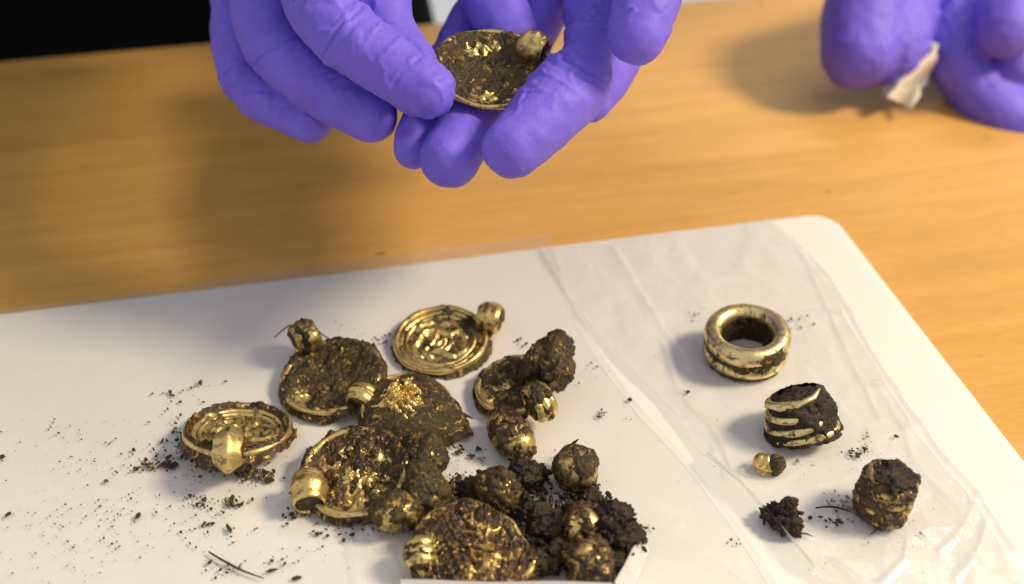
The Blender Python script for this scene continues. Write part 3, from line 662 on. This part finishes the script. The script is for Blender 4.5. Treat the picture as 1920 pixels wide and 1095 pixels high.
# second person's hand, far right
sec_l = Q(2150, -100, .60)
sec = thing('person', 'second person reaching in from the right with blurred violet glove', 'person', (sec_l[0], sec_l[1], -0.75))
glove('glove', [
    [(1960, -160, 520, 18), (1800, -110, 500, 15), (1670, -60, 486, 15), (1622, 20, 476, 17), (1612, 96, 470, 16)],
    [(1960, -160, 525, 18), (1830, -90, 505, 14), (1720, -30, 492, 13), (1684, 40, 482, 15), (1674, 96, 476, 15)],
    [(2060, -40, 520, 20), (1930, -20, 500, 14), (1830, 20, 486, 12), (1785, 95, 480, 12), (1832, 165, 478, 13), (1900, 232, 476, 14), (1990, 300, 480, 16)],
    [(2080, -60, 500, 18), (1960, -30, 478, 14), (1895, 10, 466, 13), (1885, 58, 460, 12)],
    [(2080, 60, 505, 18), (1990, 60, 486, 12), (1925, 90, 474, 10), (1905, 125, 470, 9)]],
    [(2080, -20, 530, 45, 34, 36, (0, 0, .4)), (2140, 140, 520, 40, 34, 30, (0, 0, .4))], sec, None, voxel=.0011, seed=21)
ac = Acc(); ac.add(*tube_data(cat([Q(2120, 20, .53), Q(2400, -60, .55), Q(2900, -300, .62)], 10), .045, 24)); o = ac.build('sleeve', M_BLACK, sec); o.matrix_parent_inverse = Matrix.Translation(-sec.location)

# crumpled tissue in the far hand
def tissue():
    ctr = Q(1705, 130, .478); n, m = 40, 26; v = []
    for i in range(n):
        s = i/(n-1)
        for k in range(m):
            t = k/(m-1)-.5
            px = 1722-40*s+(t*(84-24*s)); py = 72+118*s+22*t
            v.append(Q(px, py, .470+.004*math.sin(9*t+7*s)))
    v = np.array(v); v = v+.0014*np.stack([fbm(v/MM*.09+i*5, 4+i, 3) for i in range(3)], 1)
    o = mk('paper_tissue', v, gridfaces(n, m), M_TISSUE)
    md = o.modifiers.new('thickness', 'SOLIDIFY'); md.thickness = .0012
    tag(o, 'cream crumpled tissue scrap hanging from the blurred glove', 'tissue')
tissue()
v, f = lump_data((.006, .005, .005), .25, .12, 7, 4, center=Q(1562, 32, .487))
tag(mk('tissue_scrap', v, f, M_TISSUE), 'small pale scrap at the edge of the blurred glove', 'tissue')

# held pendant
l = Q(922, 128, .3150)
t = thing('pendant', 'soil-covered pendant held between the gloved fingers above the tray', 'pendant', tuple(l), (D(19), D(4), D(-6)))
def olh(th): return 1+.09*np.cos(2*th)+.05*np.exp(-((np.angle(np.exp(1j*(th+PI*.5))))/.5)**2)
disc_parts(t, 15.6*MM, outline=olh, kind='rand', seed=84, dish=0.18, relief_mm=0.8, gold=M_GOLD, crust=(1.45, 0.80, .27, [(-.35, .55, .22, -1.2), (-.02, .75, .18, -1.0), (0, -.62, .20, -1.0), (.3, -.1, .25, .5), (0, -1.03, .45, -1.6), (-.75, -.7, .35, -1.5), (.75, -.65, .3, -1.5)]), rim_r=.7, rings=0, edge=.90, rmax=1.0, burst=[(-.38, .55, .24, .9), (0, .75, .16, .8), (0, -.6, .2, .6)])
loop_part(t, D(38), 15.6*MM, rad=3.7, hz=3.3, width=3.9, out=-1.6, z=1.8, gold=M_GOLD, seed=23, yaw=D(30))

# ================================================================== CRUMBS, ROOTS
def crumbs():
    r = np.random.RandomState(5); ac = Acc()
    base = [ico(1)]
    def one(x, y, s):
        p = P(x, y, .0009); v, f = ico(1)
        d = 1+.45*r.uniform(-1, 1, len(v)); q = v*d[:, None]*np.array([s*r.uniform(.7, 1.7), s*r.uniform(.6, 1.2), s*.6])*MM
        ac.add(q @ rotm((0, 0, r.uniform(0, 6))).T+np.array([p[0], p[1], .0008+s*.3*MM]), f)
    #  cluster: centre, spread px, count, size mm range
    for x, y, sx, sy, n, a, b in [
        (400, 850, 75, 38, 210, .12, .75), (350, 820, 40, 30, 60, .15, .6), (300, 868, 40, 14, 70, .2, .8), (440, 940, 26, 8, 26, .3, .9), (370, 940, 40, 14, 36, .2, .6),
        (350, 745, 50, 22, 22, .15, .6), (390, 990, 70, 45, 44, .12, .6), (200, 930, 150, 110, 170, .08, .32), (120, 1000, 130, 90, 160, .05, .3), (400, 850, 80, 40, 320, .05, .2), (620, 960, 90, 50, 160, .05, .2), (900, 900, 120, 60, 160, .05, .2), (110, 820, 110, 60, 50, .08, .35),
        (430, 1065, 40, 18, 26, .15, .6), (530, 1060, 30, 26, 14, .2, .55), (560, 960, 30, 12, 20, .3, .9), (640, 990, 60, 22, 40, .12, .5), (705, 985, 40, 16, 24, .15, .6),
        (830, 935, 30, 30, 50, .2, .8), (870, 845, 26, 12, 16, .2, .7), (900, 860, 16, 5, 8, .2, .6), (720, 630, 16, 12, 14, .15, .5), (975, 645, 14, 10, 8, .2, .7),
        (1125, 775, 16, 8, 14, .2, .55), (1110, 700, 26, 18, 8, .12, .35), (1305, 590, 14, 10, 14, .15, .45), (1490, 598, 22, 14, 18, .15, .5), (1290, 735, 6, 5, 4, .2, .5),
        (1580, 940, 26, 16, 34, .2, .7), (1570, 975, 40, 8, 26, .2, .7), (1600, 850, 20, 8, 22, .25, .7), (1625, 825, 10, 14, 10, .2, .6), (1620, 850, 40, 26, 20, .12, .4),
        (1370, 1015, 14, 6, 6, .2, .6), (1500, 890, 60, 30, 10, .12, .3), (1720, 1010, 60, 40, 14, .1, .35), (1550, 1050, 60, 26, 10, .1, .3), (1210, 990, 18, 10, 6, .2, .5),
        (1110, 930, 40, 25, 40, .2, .8), (860, 905, 30, 16, 60, .25, .9), (1000, 930, 50, 30, 60, .25, .9), (1180, 750, 2, 2, 1, .8, .9), (1260, 830, 150, 120, 24, .08, .25),
        (640, 620, 60, 14, 10, .12, .3), (480, 890, 40, 14, 60, .25, .9), (600, 1040, 50, 40, 16, .1, .4)]:
        for k in range(n): one(r.normal(x, sx*.62), r.normal(y, sy*.62), a+(b-a)*r.uniform(0, 1)**2.2)
    for x, y, s in [(1180, 750, .9), (845, 830, .8), (868, 842, .7), (885, 855, .6), (375, 718, .9), (320, 735, .8), (15, 965, .7), (4, 858, .8), (258, 968, .9), (430, 992, 1.1), (210, 1020, .5), (555, 1085, .8), (200, 903, .6), (1290, 735, .7), (1495, 865, .6), (1725, 1000, .7), (1680, 818, .8), (510, 1070, .9)]:
        one(x, y, s)
    o = ac.build('soil_crumbs', M_DIRT, smooth=False); tag(o, 'scattered dark soil crumbs and dust over the white tray', 'soil', kind='stuff')
crumbs()
def root(name, label, pts, r, mat=M_TWIG):
    c = cat(pts, 8)
    p = np.array([P(x, y, z*MM) for x, y, z in c]); c0 = p[0].copy()
    v, f = tube_data(p-c0, np.interp(np.linspace(0, 1, len(p)), [0, .5, 1], [r*.7, r, r*.4])*MM, 8)
    o = mk(name, v, f, mat); o.location = tuple(c0); return tag(o, label, 'root')
root('dry_root', 'thin dark straw-like root lying alone on the front left of the tray', [(392, 1035, 1.2), (420, 1052, 1.4), (455, 1070, 1.2), (494, 1084, 1.2)], .34)
root('dry_root', 'hair-thin root arching over the olive pendant with the gold knob', [(515, 632, 6), (545, 610, 11), (585, 615, 12), (612, 632, 11), (640, 645, 9)], .26)
root('dry_root', 'short rootlet standing above the round bead', [(1066, 842, 3), (1074, 832, 6), (1084, 824, 8)], .45)
root('dry_root', 'short dark rootlet between ribbed bead and rear clod', [(836, 925, 2), (842, 908, 4), (850, 896, 6)], .4)
root('dry_root', 'thin forked rootlet trailing from the dark coil bead', [(1655, 980, 3), (1645, 992, 1.3), (1628, 1006, 1.2)], .3)
root('dry_root', 'fine rootlet curling from the small pointed crumb', [(1500, 1000, 2), (1512, 1001, 1.3), (1524, 1006, 1.2)], .24)
root('dry_root', 'dark rootlet lying left of the coil bead', [(1530, 952, 1.2), (1560, 950, 1.3), (1590, 958, 1.3), (1615, 968, 1.3)], .3)
root('dry_root', 'dark splinter at the tip of the tear-shaped pendant', [(858, 770, 4), (872, 778, 4), (886, 784, 3)], .5)
